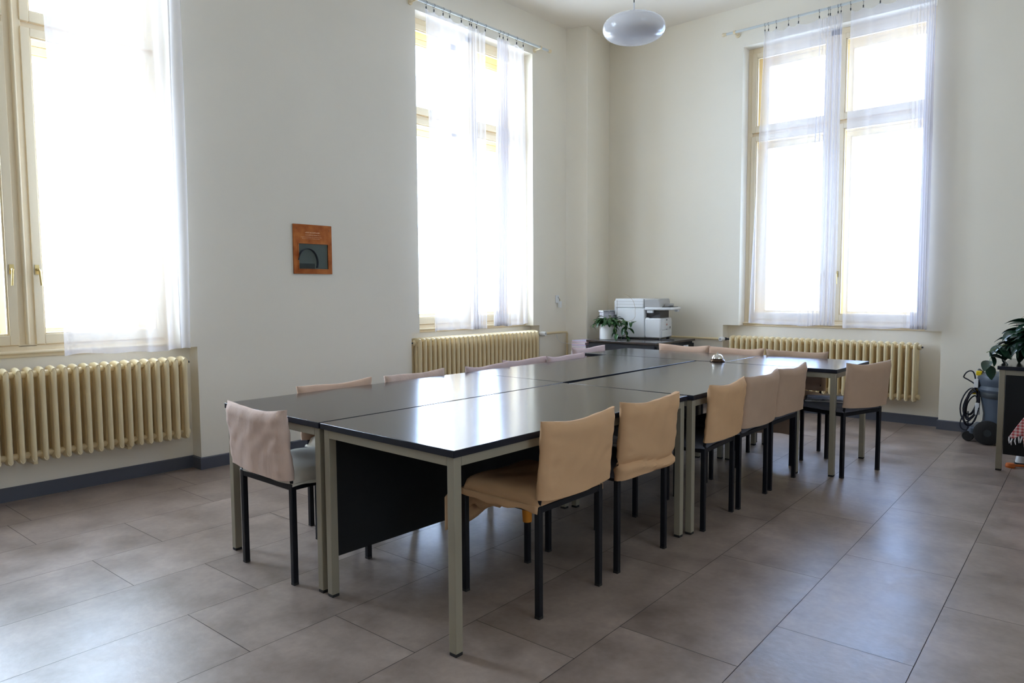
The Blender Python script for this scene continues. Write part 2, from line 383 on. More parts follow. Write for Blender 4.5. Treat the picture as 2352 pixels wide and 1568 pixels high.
def window(num, fr, o0, o1, side):
    root = thing('window_%d' % num, None, None, kind='structure')
    if side: pass
    d0, zs, zt = .145, .955, WTOP
    mid = (o0+o1)/2; fw = .055; mw = .052; T1 = 2.945
    mb = MB()
    wbox(mb, fr, o0, o0+fw, d0, d0+.07, zs-.03, zt); wbox(mb, fr, o1-fw, o1, d0, d0+.07, zs-.03, zt)
    wbox(mb, fr, o0+fw, o1-fw, d0, d0+.07, zt-.06, zt); wbox(mb, fr, o0+fw, o1-fw, d0, d0+.07, zs-.03, zs+.012)
    wbox(mb, fr, mid-mw, mid+mw, d0, d0+.07, zs, zt)
    wbox(mb, fr, o0+fw, o1-fw, d0+.012, d0+.07, T1-.012, T1+.022)
    mb.build('window_frame', M_cream, root, bevel=.004)
    # half-round cover strip on the middle post
    mb = MB(); mb.tube([fr(mid, d0-.002, zs+.02), fr(mid, d0-.002, zt-.06)], .026, 12, rx=.5 if fr is wall_left else 1)
    mb.build('cover_strip', M_cream, root)
    # box lining between inner and outer windows
    mb = MB()
    wbox(mb, fr, o0+.001, o0+.02, d0+.07, .44, zs-.03, zt); wbox(mb, fr, o1-.02, o1-.001, d0+.07, .44, zs-.03, zt)
    wbox(mb, fr, o0+.02, o1-.02, d0+.07, .44, zt-.02, zt-.001); wbox(mb, fr, o0+.02, o1-.02, d0+.07, .44, zs-.03, zs-.01)
    mb.build('box_lining', M_sunlit, root)
    # inner sashes
    a0, a1, b0, b1 = o0+fw-.008, mid-mw+.008, mid+mw-.008, o1-fw+.008
    st = .050
    for (u0, u1, hu) in ((a0, a1, a1-.024), (b0, b1, b0+.024)):
        sash(fr, 'sash', M_cream, u0, u1, zs+.014, T1-.014, d0-.012, d0+.030, st, root, (hu, 1.44))
        sash(fr, 'sash', M_cream, u0, u1, T1+.024, zt-.055, d0-.012, d0+.030, st, root)
    # outer frame and sashes
    e0 = .37
    mb = MB()
    wbox(mb, fr, o0+.02, o0+.075, e0, e0+.06, zs-.02, zt-.02); wbox(mb, fr, o1-.075, o1-.02, e0, e0+.06, zs-.02, zt-.02)
    wbox(mb, fr, mid-.045, mid+.045, e0, e0+.06, zs-.02, zt-.02)
    wbox(mb, fr, o0+.075, o1-.075, e0, e0+.06, zt-.085, zt-.02); wbox(mb, fr, o0+.075, o1-.075, e0, e0+.06, T1-.05, T1+.03)
    wbox(mb, fr, o0+.075, o1-.075, e0, e0+.06, zs-.01, zs+.03)
    mb.build('outer_frame', M_sunlit, root, bevel=.004)
    for (u0, u1) in ((o0+.07, mid-.04), (mid+.04, o1-.07)):
        sash(fr, 'outer_sash', M_sunlit, u0, u1, zs+.032, T1-.052, e0+.005, e0+.045, .05, root)
        sash(fr, 'outer_sash', M_sunlit, u0, u1, T1+.032, zt-.087, e0+.005, e0+.045, .05, root)
    # window board with a rounded nose and a moulding beneath
    mb = MB()
    wbox(mb, fr, o0+.004, o1-.004, .128, .42, zs-.055, zs-.030)
    wbox(mb, fr, o0+.003, o1-.003, .105, .17, zs-.040, zs-.022)
    mb.tube([fr(o0+.003, .108, zs-.031), fr(o1-.003, .108, zs-.031)], .0105, 10)
    wbox(mb, fr, o0+.003, o1-.003, .118, .131, zs-.062, zs-.040)
    mb.build('window_sill', M_cream, root, bevel=.002)
    return root
window(1, wall_left, W1[2], W1[3], 0); window(2, wall_left, W2[2], W2[3], 0); window(3, wall_back, W3[2], W3[3], 0)
window(4, wall_right_, .95, 2.85, 0)  # unseen window, added so fill light enters from behind the camera

# ------------------------------------------------------------------ curtain rods and sheer curtains
def rod(fr, u0, u1, z, label, brk):
    mid = Vector(fr((u0+u1)/2, -.09, z))
    t = thing('curtain_rod', label, 'curtain rod', mid)
    L_ = lambda p: tuple(Vector(p)-mid)
    MB().tube([L_(fr(u0, -.09, z)), L_(fr(u1, -.09, z))], .0125, 14).build('rod', M_rod, t)
    for u, s in ((u0, -1), (u1, 1)):
        m = MB(); m.tube([L_(fr(u-.01*s, -.09, z)), L_(fr(u+.012*s, -.09, z)), L_(fr(u+.02*s, -.09, z)), L_(fr(u+.034*s, -.09, z)), L_(fr(u+.04*s, -.09, z))], [.016, .016, .021, .019, .008], 14)
        m.build('finial', M_cream, t)
    for u in brk:
        m = MB(); m.tube([L_(fr(u, -.001, z-.012)), L_(fr(u, -.012, z-.012))], .024, 14); m.tube([L_(fr(u, -.01, z-.012)), L_(fr(u, -.085, z-.008))], .009, 10)
        m.tube([L_(fr(u-.012, -.09, z)), L_(fr(u+.012, -.09, z))], .0175, 14)
        m.build('bracket', M_cream, t)
def curtain(fr, z, ztop, segs, bottom, clips, label, seed, wv=-.09, hem=.035, slack=.035):
    """segs: list of (s, u_top, u_bottom, fold frequency, fold depth) along the cloth"""
    rnd = random.Random(seed)
    t = thing('curtain', label, 'curtain', fr((segs[0][1]+segs[-1][1])/2, wv, z), group=None)
    org = Vector(t.location)
    NU = 260; NV = 60
    ph = [0]; S = []
    for i in range(NU+1):
        s = i/NU
        for a, b in zip(segs[:-1], segs[1:]):
            if s <= b[0]+1e-9: break
        k = (s-a[0])/max(1e-6, b[0]-a[0]); S.append([a[j]+(b[j]-a[j])*k for j in range(5)])
    for i in range(1, NU+1): ph.append(ph[-1]+2*PI*(S[i][3])/NU)
    ut = [q[1] for q in S]
    def ztop_at(u):
        if not clips: return ztop
        cs = sorted(clips)
        if u <= cs[0]: return ztop-min(.03, (cs[0]-u)*.5)
        if u >= cs[-1]: return ztop-min(.03, (u-cs[-1])*.5)
        for a, b in zip(cs[:-1], cs[1:]):
            if a <= u <= b:
                k = (u-a)/(b-a) if b > a else 0
                return ztop-min(slack, (b-a)*.28)*4*k*(1-k)
    offs = [rnd.uniform(0, 6) for _ in range(4)]
    def fn(a, b):
        i = min(NU, int(round(a*NU))); s, u0, u1, fq, am = S[i]; k = b
        dz = ztop_at(u0)
        zb = bottom+.006*math.sin(6*a+offs[0])+.004*math.sin(17*a+offs[1])
        zz = dz+(zb-dz)*k
        kk = k**1.1
        u = u0+(u1-u0)*kk + .006*math.sin(ph[i]*.5+offs[2])*math.sin(k*5+offs[3])
        A = am*(.45+.55*min(1, k*2.5))*(1+.25*math.sin(3*k+a*9+offs[1]))
        wq = wv - A*math.sin(ph[i]+.5*math.sin(k*2.2+offs[0])) - .0015*math.sin(ph[i]*1.7+k*5) + .012*math.sin(2.5*k+a*4+offs[2])*k
        u += .5*A*math.cos(ph[i]+.3)
        return tuple(Vector(fr(u, min(wq, -.012), zz))-org)
    mb = MB().grid(NU, NV, fn); mb.build('cloth', M_curt, t, smooth=180)
    def fh(a, b):
        p = Vector(fn(a, 1)); q = Vector(fn(a, .96)); v = p+(q-p).normalized()*hem*(1-b); o = Vector(fr(0, -.002, 0))-Vector(fr(0, 0, 0)); return tuple(v+o)
    MB().grid(NU, 2, fh).build('hem', M_curt, t, smooth=180)
    for c in clips:
        m = MB(); zc = ztop_at(c)
        ring = [tuple(Vector(fr(c, wv+.0165*math.cos(q), z-.004+.0165*math.sin(q)))-org) for q in [2*PI*k/12 for k in range(13)]]
        m.tube(ring, .0016, 6, caps=False)
        m.tube([tuple(Vector(fr(c, wv, z-.02))-org), tuple(Vector(fr(c, wv, zc+.012))-org)], .0014, 6)
        m.tube([tuple(Vector(fr(c, wv, zc+.016))-org), tuple(Vector(fr(c, wv, zc+.008))-org), tuple(Vector(fr(c, wv, zc-.010))-org)], [.003, .0065, .004], 8)
        m.build('curtain_ring', M_vacd, t)
    return t
rod(wall_left, 1.0, 2.42, 3.93, 'curtain rod above the nearest left window, mostly above the picture', (1.15, 2.3))
rod(wall_left, 4.30, 6.26, 3.915, 'white curtain rod above the window near the room corner', (4.36, 6.12))
rod(wall_back, -3.46, -1.30, 4.00, 'white curtain rod above the back wall window', (-3.36, -1.42))
curtain(wall_left, 3.93, 3.87, [(0, 1.40, 1.435, 7, .012), (.12, 1.48, 1.52, 6, .012), (.5, 1.80, 1.83, 4, .010), (.8, 2.06, 2.07, 7, .016), (1, 2.245, 2.21, 12, .022)], .90,
        [1.40, 1.5, 1.62, 1.75, 1.9, 2.03, 2.12, 2.2, 2.24], 'long sheer white curtain over the nearest left window', 1)
curtain(wall_left, 3.915, 3.865, [(0, 4.465, 4.53, 9, .010), (.12, 4.53, 4.60, 4, .008), (.62, 4.93, 4.99, 5, .010), (.68, 5.02, 5.05, 22, .022), (.82, 5.09, 5.13, 22, .020), (1, 5.255, 5.255, 6, .008)], .912,
        [4.476, 4.572, 4.686, 4.77, 4.924, 5.036, 5.06, 5.132, 5.255], 'wide sheer curtain on the left half of the corner window', 2)
curtain(wall_left, 3.915, 3.86, [(0, 5.43, 5.345, 20, .022), (.45, 5.57, 5.56, 20, .024), (.6, 5.64, 5.66, 5, .010), (1, 5.832, 5.90, 6, .010)], .925,
        [5.466, 5.518, 5.585, 5.727, 5.832], 'narrow sheer curtain bunched on the right half of the corner window', 3)
curtain(wall_back, 4.00, 3.935, [(0, -3.045, -3.15, 8, .014), (.15, -2.96, -3.02, 6, .010), (.5, -2.62, -2.68, 4, .010), (.62, -2.49, -2.55, 14, .018), (1, -2.275, -2.29, 22, .026)], .925,
        [-3.032, -2.996, -2.915, -2.792, -2.693, -2.492, -2.407, -2.39, -2.318, -2.291], 'sheer curtain over the left half of the back wall window', 4)
curtain(wall_back, 4.00, 3.935, [(0, -2.205, -2.215, 6, .010), (.5, -1.76, -1.74, 4, .008), (.6, -1.66, -1.62, 14, .018), (1, -1.485, -1.475, 22, .026)], .915,
        [-2.205, -2.093, -1.947, -1.78, -1.66, -1.60, -1.56, -1.52, -1.49], 'sheer curtain over the right half of the back wall window', 5)

# ------------------------------------------------------------------ radiators
def make_section(depth, zb, zt, prev=None):
    mb = MB(); H = zt-zb
    for k in range(3):
        y = -depth/2+.024+(depth-.048)*k/2; top = zt-.030; bot = zb+.030
        pts = [(0, y, bot-.022), (0, y, bot), (0, y, bot+.05), (0, y, top-.05), (0, y, top), (0, y, top+.020)]
        mb.tube(pts, [.009, .0145, .0150, .0150, .0145, .009], 14, rx=1.62)
    for zz, s in ((zt-.026, 1), (zb+.026, -1)):
        n = 7; pts = []; rs = []
        for k in range(n):
            q = k/(n-1); pts.append((0, -depth/2+.012+(depth-.024)*q, zz+s*.008*math.sin(PI*q))); rs.append(.009+.0075*math.sin(PI*min(1, max(0, .12+.76*q)))**.4)
        mb.tube(pts, rs, 12, rx=1.5)
    for zz in (zt-.055, zb+.055):
        for y in (-depth/4, depth/4): mb.box((-.006, y-depth/4+.01, zz-.02), (.006, y+depth/4-.01, zz+.03))
    o = mb.build('section', M_rad, smooth=50); return o
def radiator(fr, u0, u1, zb, zt, n, depth, wc, label, valve_side, plug=True):
    c = Vector(fr((u0+u1)/2, wc, 0))
    rz = PI/2 if fr is wall_left else 0
    t = thing('radiator', label, 'radiator', c, rz)
    pitch = (u1-u0)/n
    first = make_section(depth, zb, zt)
    for i in range(n):
        s = first if i == 0 else first.copy()
        if i: COL.objects.link(s)
        s.parent = t; s.location = (-(u1-u0)/2+pitch*(i+.5), 0, 0)
    hw = (u1-u0)/2
    m = MB()
    for z in (zt-.040, zb+.040): m.tube([(-hw+.01, 0, z), (hw-.01, 0, z)], .021, 14)
    m.build('joining_hub', M_rad, t)
    for s in (-1, 1):
        if s == valve_side: continue
        for z in (zt-.040, zb+.040): MB().tube([(s*(hw-.012), 0, z), (s*(hw+.006), 0, z), (s*(hw+.012), 0, z)], [.026, .026, .018], 14).build('end_plug', M_rad, t)
        m = MB(); m.tube([(s*(hw+.010), 0, zt-.04), (s*(hw+.026), 0, zt-.04)], .008, 8); m.build('air_vent', M_vacd, t)
    for x in (-hw*.72, -.05, hw*.55):
        m = MB(); m.box((x-.012, -.02, zb-.018), (x+.012, depth/2+.045, zb-.004)); m.box((x-.012, -.028, zb-.018), (x+.012, -.02, zb+.016))
        m.build('wall_bracket', M_rad, t)
    if valve_side:
        s = valve_side; z = zt-.040
        m = MB(); m.tube([(s*(hw-.01), 0, z), (s*(hw+.06), 0, z)], .011, 10); m.tube([(s*(hw+.045), 0, z), (s*(hw+.085), 0, z)], .016, 12)
        m.build('valve_body', M_vacd, t)
        m = MB(); m.tube([(s*(hw+.075), -.012, z), (s*(hw+.075), -.03, z), (s*(hw+.075), -.085, z), (s*(hw+.075), -.095, z)], [.020, .026, .026, .020], 18)
        v = m.build('thermostat_head', M_white, t)
        m = MB(); m.tube([(s*(hw+.075), -.094, z), (s*(hw+.075), -.097, z)], .013, 14); m.build('thermostat_dial', M_grey, v)
    return t
radiator(wall_left, .42, 2.225, .255, .835, 29, .16, .01, 'long cream cast iron radiator under the nearest left window', 0)
radiator(wall_left, 4.35, 6.13, .265, .845, 29, .16, .01, 'cream cast iron radiator under the left wall window near the corner', 1)
radiator(wall_back, -3.395, -1.54, .235, .785, 30, .16, .01, 'cream cast iron radiator under the back wall window', -1)
def pipe(name, pts, r, label):
    c = Vector(pts[0]); o = MB().tube([tuple(Vector(p)-c) for p in pts], r, 12).build(name, M_pipe); o.location = c
    return tag(o, label, 'pipe')
pipe('heating_pipe', [(XL-.01+.02, 6.235, .805), (XL+.04, 6.26, .805), (XL+.04, 6.60, .805), (XL+.045, 6.645, .802), (XL+.045, 6.655, .79), (XL+.045, 6.655, .001)], .013, 'cream heating pipe running from the corner window radiator into the corner')
pipe('heating_pipe', [(-3.49, YB-.035, .745), (-4.90, YB-.035, .745), (-4.925, YB-.035, .735), (-4.93, YB-.035, .70), (-4.93, YB-.035, .001)], .0135, 'cream heating pipe running behind the printer along the back wall')

# ------------------------------------------------------------------ tables
def table(name, x0, x1, y0, y1, label, rz=0, panel=None, org=None, grp='conference tables'):
    cx, cy = (x0+x1)/2, (y0+y1)/2; ox, oy = org or (cx, cy)
    t = thing(name, label, 'table', (ox, oy, 0), rz, grp)
    a, b, c, d = x0-ox, x1-ox, y0-oy, y1-oy; g = .0012; H = .745
    m = MB(); m.box((a+g, c+g, H-.026), (b-g, d-g, H))
    o = m.build('tabletop', [M_top, M_edge], t, bevel=.0025)
    for p in o.data.polygons: p.material_index = 0 if p.normal.z > .5 else 1
    q = .030; s = .018; ap = .036
    m = MB(); i0 = .012
    m.box((a+q+s, c+i0, H-.026-ap), (b-q-s, c+i0+.025, H-.0265)); m.box((a+q+s, d-i0-.025, H-.026-ap), (b-q-s, d-i0, H-.0265))
    m.box((a+i0, c+q+s, H-.026-ap), (a+i0+.025, d-q-s, H-.0265)); m.box((b-i0-.025, c+q+s, H-.026-ap), (b-i0, d-q-s, H-.0265))
    m.build('apron', M_frame, t, bevel=.002)
    for x in (a+q, b-q):
        for y in (c+q, d-q):
            l = MB().box((x-s, y-s, .012), (x+s, y+s, H-.0265)).build('leg', M_frame, t, bevel=.003)
            MB().box((x-s+.001, y-s+.001, 0), (x+s-.001, y+s-.001, .012)).build('foot_cap', M_foot, l, bevel=.002)
    if panel:
        side, zb = panel; m = MB()
        if side == 'L': m.box((a+.022, c+.052, zb), (a+.038, d-.052, H-.03))
        if side == 'R': m.box((b-.038, c+.052, zb), (b-.022, d-.052, H-.03))
        if side == 'F': m.box((a+.052, c+.022, zb), (b-.052, c+.038, H-.03))
        m.build('modesty_panel', M_panel, t)
    return t
table('conference_table', -3.392, -2.566, 1.658, 3.343, 'dark topped table at the near left, with a pink covered chair at its end')
table('conference_table', -2.556, -1.746, 1.658, 3.330, 'dark topped table nearest the camera, with a black panel under it', panel=('L', .17))
table('conference_table', -3.392, -2.578, 3.347, 5.03, 'dark topped table in the far left of the block, behind the near left one')
table('conference_table', -2.520, -1.722, 3.340, 5.02, 'dark topped table in the far right of the block, beside the three closest spaced chairs', rz=math.radians(1.25), panel=('L', .17), org=(-2.125, 3.34))
table('conference_table', -3.637, -2.352, 5.040, 5.72, 'dark topped table across the far end, left part nearest the printer')
table('conference_table', -2.348, -1.535, 5.038, 5.796, 'dark topped table across the far end, right part with the single chair at its end')

# ------------------------------------------------------------------ chairs
def cloth_back(rnd, wd=.49, zt=.80, zb=.485, wr=.5, ear=.016, low=0):
    """padded slip cover over the backrest, local: x across, y depth (sitter faces +y)"""
    ph = [rnd.uniform(0, 6.28) for _ in range(8)]; nu, nv = 30, 24
    def surf(side):
        def fn(a, b):
            x = (a-.5)*wd; z0 = zb-low+.006*math.sin(4*a+ph[0])+.008*(a-.5)*math.sin(ph[1])
            top = zt-ear*(1-abs(2*a-1)**2.2)+.003*math.sin(9*a+ph[2])
            z = z0+(top-z0)*b
            ex = min(1, (1-abs(2*a-1))*7); ez = min(1, (1-b)*8)
            th = .006+.022*math.sqrt(max(0, ex))*math.sqrt(max(0.02, ez))
            lean = -.222-.028*(z-.48)/.32
            bow = -.022*(1-(2*a-1)**2)
            y = lean+bow+side*th
            if low: y += side*(-.014*math.exp(-((b-.17-.05*math.sin(5*a+1))/.035)**2)+.010*math.exp(-((b-.09-.05*math.sin(5*a+1))/.04)**2))
            # creases of the cloth
            y += wr*.006*side*math.sin(11*a+5*b+ph[3])*math.sin(7*b-3*a+ph[4])
            y += wr*.004*side*math.sin(26*a-9*b+ph[5]+2*math.sin(6*b+ph[6]))*(.4+b*.4)
            y += wr*.003*side*math.sin(34*b+8*a+ph[7])*math.exp(-((abs(a-.5)-.42)/.1)**2)
            x *= 1+.022*b**6-.012*(1-b)-.014*math.sin(PI*b)+.006*math.sin(14*b+ph[1])*abs(2*a-1)
            return (x, y, z)
        return fn
    m = MB(); m.grid(nu, nv, surf(-1)); m.grid(nu, nv, surf(1), flip=True)
    W = nu+1; N = W*(nv+1)
    f = [(j*W, (j+1)*W, N+(j+1)*W, N+j*W) for j in range(nv)] + [(j*W+nu, N+j*W+nu, N+(j+1)*W+nu, (j+1)*W+nu) for j in range(nv)]
    f += [(nv*W+i, N+nv*W+i, N+nv*W+i+1, nv*W+i+1) for i in range(nu)] + [(i, i+1, N+i+1, N+i) for i in range(nu)]
    m.f += f; m.m += [0]*len(f)
    return m
def chair(x, y, rz, label, cov, seatm, seed, seat_cover=None, flap=None, wr=.5, low=0, zt=.795, grp='covered chairs around the tables', ear=.016):
    rnd = random.Random(seed)
    t = thing('chair', label, 'chair', (x, y, 0), rz, grp); soft = seat_cover and seat_cover[0] in (M_tan, M_gcloth)
    s = .0125
    for sx in (-1, 1):
        for sy in (-1, 1):
            top = .452 if sy > 0 else .455
            l = MB().box((sx*.2075-s, sy*.2025-s, .008), (sx*.2075+s, sy*.2025+s, top)).build('leg', M_blk, t, bevel=.003)
            MB().box((sx*.2075-s+.0005, sy*.2025-s+.0005, 0), (sx*.2075+s-.0005, sy*.2025+s-.0005, .010)).build('foot_cap', M_foot, l)
    m = MB()
    for sx in (-1, 1):
        m.box((sx*.2075-.011, -.19, .425), (sx*.2075+.011, .19, .450))
        m.tube([(sx*.2075, -.2025, .44), (sx*.2075, -.213, .50), (sx*.2075, -.226, .60), (sx*.2075, -.240, .745)], .008, 8)
    m.box((-.195, -.213, .425), (.195, -.192, .450)); m.box((-.195, .192, .425), (.195, .213, .450))
    m.build('frame', M_blk, t, bevel=.002)
    # padded seat
    def seat(infl, z0, z1, hx=.21, hy=.205):
        mm = MB(); n = 16
        def top(a, b):
            ex = 1-abs(2*a-1)**5; ey = 1-abs(2*b-1)**5
            return ((a-.5)*2*hx, (b-.5)*2*hy, z0+(z1-z0)*(ex*ey)**.35)
        mm.grid(n, n, top); mm.grid(n, n, lambda a, b: ((a-.5)*2*hx, (b-.5)*2*hy, z0-.002), flip=True); return mm
    seat(0, .451, .492 if soft else .478, .205, .20).build('seat', seatm, t)
    if seat_cover:
        ph = [rnd.uniform(0, 6.28) for _ in range(4)]; puff = .012 if soft else -.016
        def cv(a, b):
            # drapes over the seat sides; a across, b from back to front
            ax = (a-.5)*2; by = (b-.5)*2
            ex = 1-abs(ax)**6; ey = 1-abs(by)**6
            z = .452+(.047+puff)*(max(0, ex)*max(0, ey))**.3+.004*math.sin(9*a+7*b+ph[0])*math.sin(8*b+ph[1])
            return (ax*.222, by*.212, z)
        mm = MB().grid(22, 22, cv)
        def skirt(pt, n, depth, ph0, out):
            def fn(a, b):
                p, q = pt(a); d = depth*b*(1+.18*math.sin(9*a+ph0)+.1*math.sin(23*a+ph0*2)); wv_ = .006*math.sin(14*a+ph0)*b
                return (p+out[0]*(wv_+.004*b), q+out[1]*(wv_+.004*b), .455-d)
            mm.grid(n, 4, fn)
        dep = seat_cover[1]
        skirt(lambda a: ((a-.5)*.444, .212), 20, dep+(flap or 0), ph[1], (0, 1))
        skirt(lambda a: (.222, (a-.5)*.424), 20, dep, ph[2], (1, 0)); skirt(lambda a: (-.222, (a-.5)*.424), 20, dep, ph[3], (-1, 0))
        o = mm.build('seat_cover', seat_cover[0], t, smooth=60)
        sm = o.modifiers.new('cloth', 'SOLIDIFY'); sm.thickness = .003; sm.offset = 1
    cloth_back(rnd, zt=zt, wr=wr, low=low, ear=ear).build('backrest_cover', cov, t, smooth=60)
    return t
D = math.radians
RX = -1.9405   # row of chairs on the right side, facing the table
R1 = chair(-1.938, 2.305, PI/2+D(.5), 'tan covered chair at the near right corner, nearest the camera', M_tan, M_red, 11, (M_tan, .03), flap=.09, wr=.45)
R2 = chair(-1.955, 2.895, PI/2+D(-.5), 'tan covered chair second along the right side, creased near its bottom edge', M_tan, M_dgrey, 12, (M_dgrey, .01), wr=.6, low=.045)
R3 = chair(-1.935, 3.655, PI/2+D(4), 'tan covered chair third along the right side, first after the pair of table legs', M_tan, M_red, 13, (M_dgrey, .008), wr=.5)
R4 = chair(-1.945, 4.155, PI/2+D(1), 'mauve brown covered chair on the right side between two tan ones', M_tan2, M_dgrey, 14, (M_dgrey, .01), wr=.35)
R5 = chair(-1.955, 4.665, PI/2+D(0), 'tan covered chair with a red seat edge, farthest along the right side', M_tan2, M_red, 15, (M_dgrey, .0), wr=.35)
R6 = chair(-1.630, 5.325, PI/2+D(-17), 'tan covered chair with a red seat standing at the far right end of the tables', M_tan2, M_red, 16, (M_dgrey, .0), wr=.3)
N1 = chair(-2.967, 1.842, D(1), 'pinkish creased covered chair at the near left end, with pale seat', M_pink, M_red, 21, (M_gcloth, .012), wr=.5, zt=.787)
L1 = chair(-3.195, 2.345, -PI/2, 'beige covered chair nearest the camera on the window side, top showing over the table', M_tan3, M_red, 31, (M_gcloth, .01), wr=.4, zt=.779)
L2 = chair(-3.205, 2.955, -PI/2+D(1), 'pinkish covered chair second from the camera along the window side', M_pink, M_dgrey, 32, wr=.6, ear=.012, zt=.779)
L3 = chair(-3.20, 3.64, -PI/2+D(5), 'mauve covered chair at the seam of the two left tables, angled slightly', M_mauve, M_dgrey, 33, wr=.5, ear=.02, zt=.779)
L4 = chair(-3.265, 4.09, -PI/2-D(1), 'pale mauve covered chair half hidden by the angled chair beside it', M_mauve, M_dgrey, 34, wr=.3, zt=.779)
L5 = chair(-3.215, 4.545, -PI/2+D(1), 'pale mauve covered chair farthest along the window side of the long tables', M_mauve, M_dgrey, 35, wr=.35, zt=.779)
L6 = chair(-3.53, 5.30, -PI/2, 'pale mauve covered chair at the far left end by the papers and black desk', M_mauve, M_dgrey, 36, wr=.3, zt=.779)
B1 = chair(-3.115, 5.60, PI, 'tan covered chair at the far end, leftmost of three in front of the back radiator', M_tan3, M_dgrey, 41, wr=.35)
B2 = chair(-2.62, 5.60, PI, 'tan covered chair at the far end, behind the silver bell', M_tan3, M_dgrey, 42, wr=.5)
B3 = chair(-2.10, 5.605, PI+D(1), 'mauve brown covered chair at the far end, rightmost, with cloth hanging below its seat', M_tan2, M_dgrey, 43, (M_tan2, .0), wr=.7)
# slipped cloth hanging under the seat of B3
def hang(a, b): return ((a-.5)*.40, .228+.008*math.sin(8*a)*b+.02*b, .44-.255*b+.012*math.sin(5*a))
o = MB().grid(14, 8, hang).build('hanging_cloth', M_tan2, B3, smooth=60); o.modifiers.new('cloth', 'SOLIDIFY').thickness = .003
# loose lower cloth under R1's front and the orange band on a front leg
def lc(a, b): return (-.31+.40*a, .222+.055*math.sin(PI*a)+.012*math.sin(9*a), .43-(.11+.055*math.sin(3*a+.6))*b)
o = MB().grid(18, 6, lc).build('loose_cloth', M_tan, R1, smooth=60); o.modifiers.new('cloth', 'SOLIDIFY').thickness = .003
m = MB(); m.tube([(.209, .2045, .43), (.212, .2045, .38), (.206, .2055, .30), (.209, .2045, .20)], [.024, .026, .025, .022], 12)
m.tube([(.195, .215, .43), (.186, .224, .37), (.182, .228, .31), (.184, .23, .28)], [.012, .012, .008, .002], 6, rx=.4)
m.build('orange_tie', M_orange, R1)['label'] = 'orange cloth tied round a front leg'

# ------------------------------------------------------------------ things on chairs and tables
def slab_stack(name, x, y, z, rz, items, label, cat):
    t = thing(name, label, cat, (x, y, z), rz); h = 0; r = random.Random(3)
    for k, (sx, sy, hh, mt) in enumerate(items):
        a = r.uniform(-.06, .06)
        MB().box((-sx/2, -sy/2, h), (sx/2, sy/2, h+hh-.0012), TR(rz=a)).build('sheet_bundle', mt, t, bevel=min(.004, hh*.35)); h += hh
    return t
slab_stack('newspaper', -1.69, 5.34, .486, D(20), [(.30, .22, .008, M_paper), (.29, .21, .006, mat('printed_paper', (.55, .56, .62), .7, var=.6, vscale=22)), (.28, .20, .008, MATS['printed_paper'])],
           'folded newspapers lying on the seat of the chair at the far right end', 'newspaper')
slab_stack('folded_linen', -1.93, 3.02, .520, 0, [(.24, .20, .018, M_paper), (.24, .20, .018, M_paper), (.235, .195, .020, M_paper)],
           'stack of folded white cloths on the seat of the second right side chair', 'cloth')
t = thing('service_bell', 'silver service bell on a dark base standing on the far tables', 'bell', (-2.41, 5.06, .7452))
MB().lathe([(0, 0), (.055, 0), (.057, .004), (.050, .016), (.044, .020), (0, .020)], 32).build('base', mat('dark_bronze', (.10, .06, .035), .25, .9), t)
MB().lathe([(.041, .022), (.043, .024), (.041, .034), (.034, .048), (.020, .057), (0, .060)], 32).build('dome', M_chrome, t)
MB().lathe([(0, .059), (.005, .060), (.004, .066), (.0045, .071), (0, .073)], 14).build('plunger', M_chrome, t)

# ------------------------------------------------------------------ printer desk in the corner
t = thing('side_desk', 'black desk with drawers in the room corner under the printer', 'desk', (-4.165, 6.85, 0), D(0))
CX, CY = -4.165, 6.85
x0, x1, y0, y1 = -4.605-CX, -3.735-CX, 6.41-CY, 7.28-CY
o = MB().box((x0, y0, .722), (x1, y1, .745)).build('desktop', M_top, t, bevel=.003)
m = MB(); m.box((x0+.02, y0+.02, .08), (x1-.025, y1-.02, .7215)); m.build('body', mat('blue_black_laminate', (.018, .020, .026), .4), t, bevel=.003)
m = MB()
for (a, b) in ((6.45, 6.86), (6.88, 7.26)):
    for k, (za, zb) in enumerate(((.585, .700), (.35, .58), (.10, .345))):
        dr = MB().box((x1-.0245, a-CY, za), (x1-.006, b-CY, zb)).build('drawer', M_panel, t, bevel=.002)
        h = MB().tube([(x1-.006, (a+b)/2-CY, za+.05), (x1+.004, (a+b)/2-CY, za+.05), (x1+.010, (a+b)/2-CY, za+.05)], [.004, .006, .004], 8); h.build('knob', M_alu, dr)
MB().box((x1-.0058, 7.02-CY, .62), (x1-.0045, 7.13-CY, .685)).build('paper_label', M_paper, t)
for x in (x0+.04, x1-.06):
    for y in (y0+.05, y1-.05): MB().box((x-.015, y-.015, 0), (x+.015, y+.015, .0805)).build('leg', M_blk, t)
# printer
t = thing('printer', 'white multifunction printer with scanner lid on the corner desk', 'printer', (-3.965, 6.915, .7452), D(9))
m = MB(); m.box((-.53, .0, .012), (-.19, .36, .345)); m.box((-.19, .02, .012), (-.15, .34, .24)); m.build('body', M_white, t, bevel=.012, seg=3)
m = MB(); m.box((-.185, .0, .012), (.0, .36, .232)); fb = m.build('front_unit', M_white, t, bevel=.014, seg=3)
m = MB(); m.box((.0002, .03, .10), (.006, .33, .225)); m.build('front_door', M_white, t, bevel=.003)
m = MB(); m.box((.0002, .03, .02), (.006, .33, .094)); m.build('paper_tray', M_white, t, bevel=.003)
m = MB(); m.box((.0062, .15, .205), (.008, .19, .216)); m.box((.0062, .155, .103), (.008, .19, .108)); m.box((.0062, .27, .112), (.0085, .285, .135)); m.build('front_mark', M_vacd, t)
m = MB(); m.box((.0062, .155, .150), (.008, .195, .162)); m.box((.0062, .165, .165), (.008, .188, .172)); m.build('badge', mat('red_badge', (.55, .22, .18), .5), t)
m = MB(); m.box((-.50, .06, .01), (.0, .30, .0125)); m.build('underside', M_dkgrey, t)
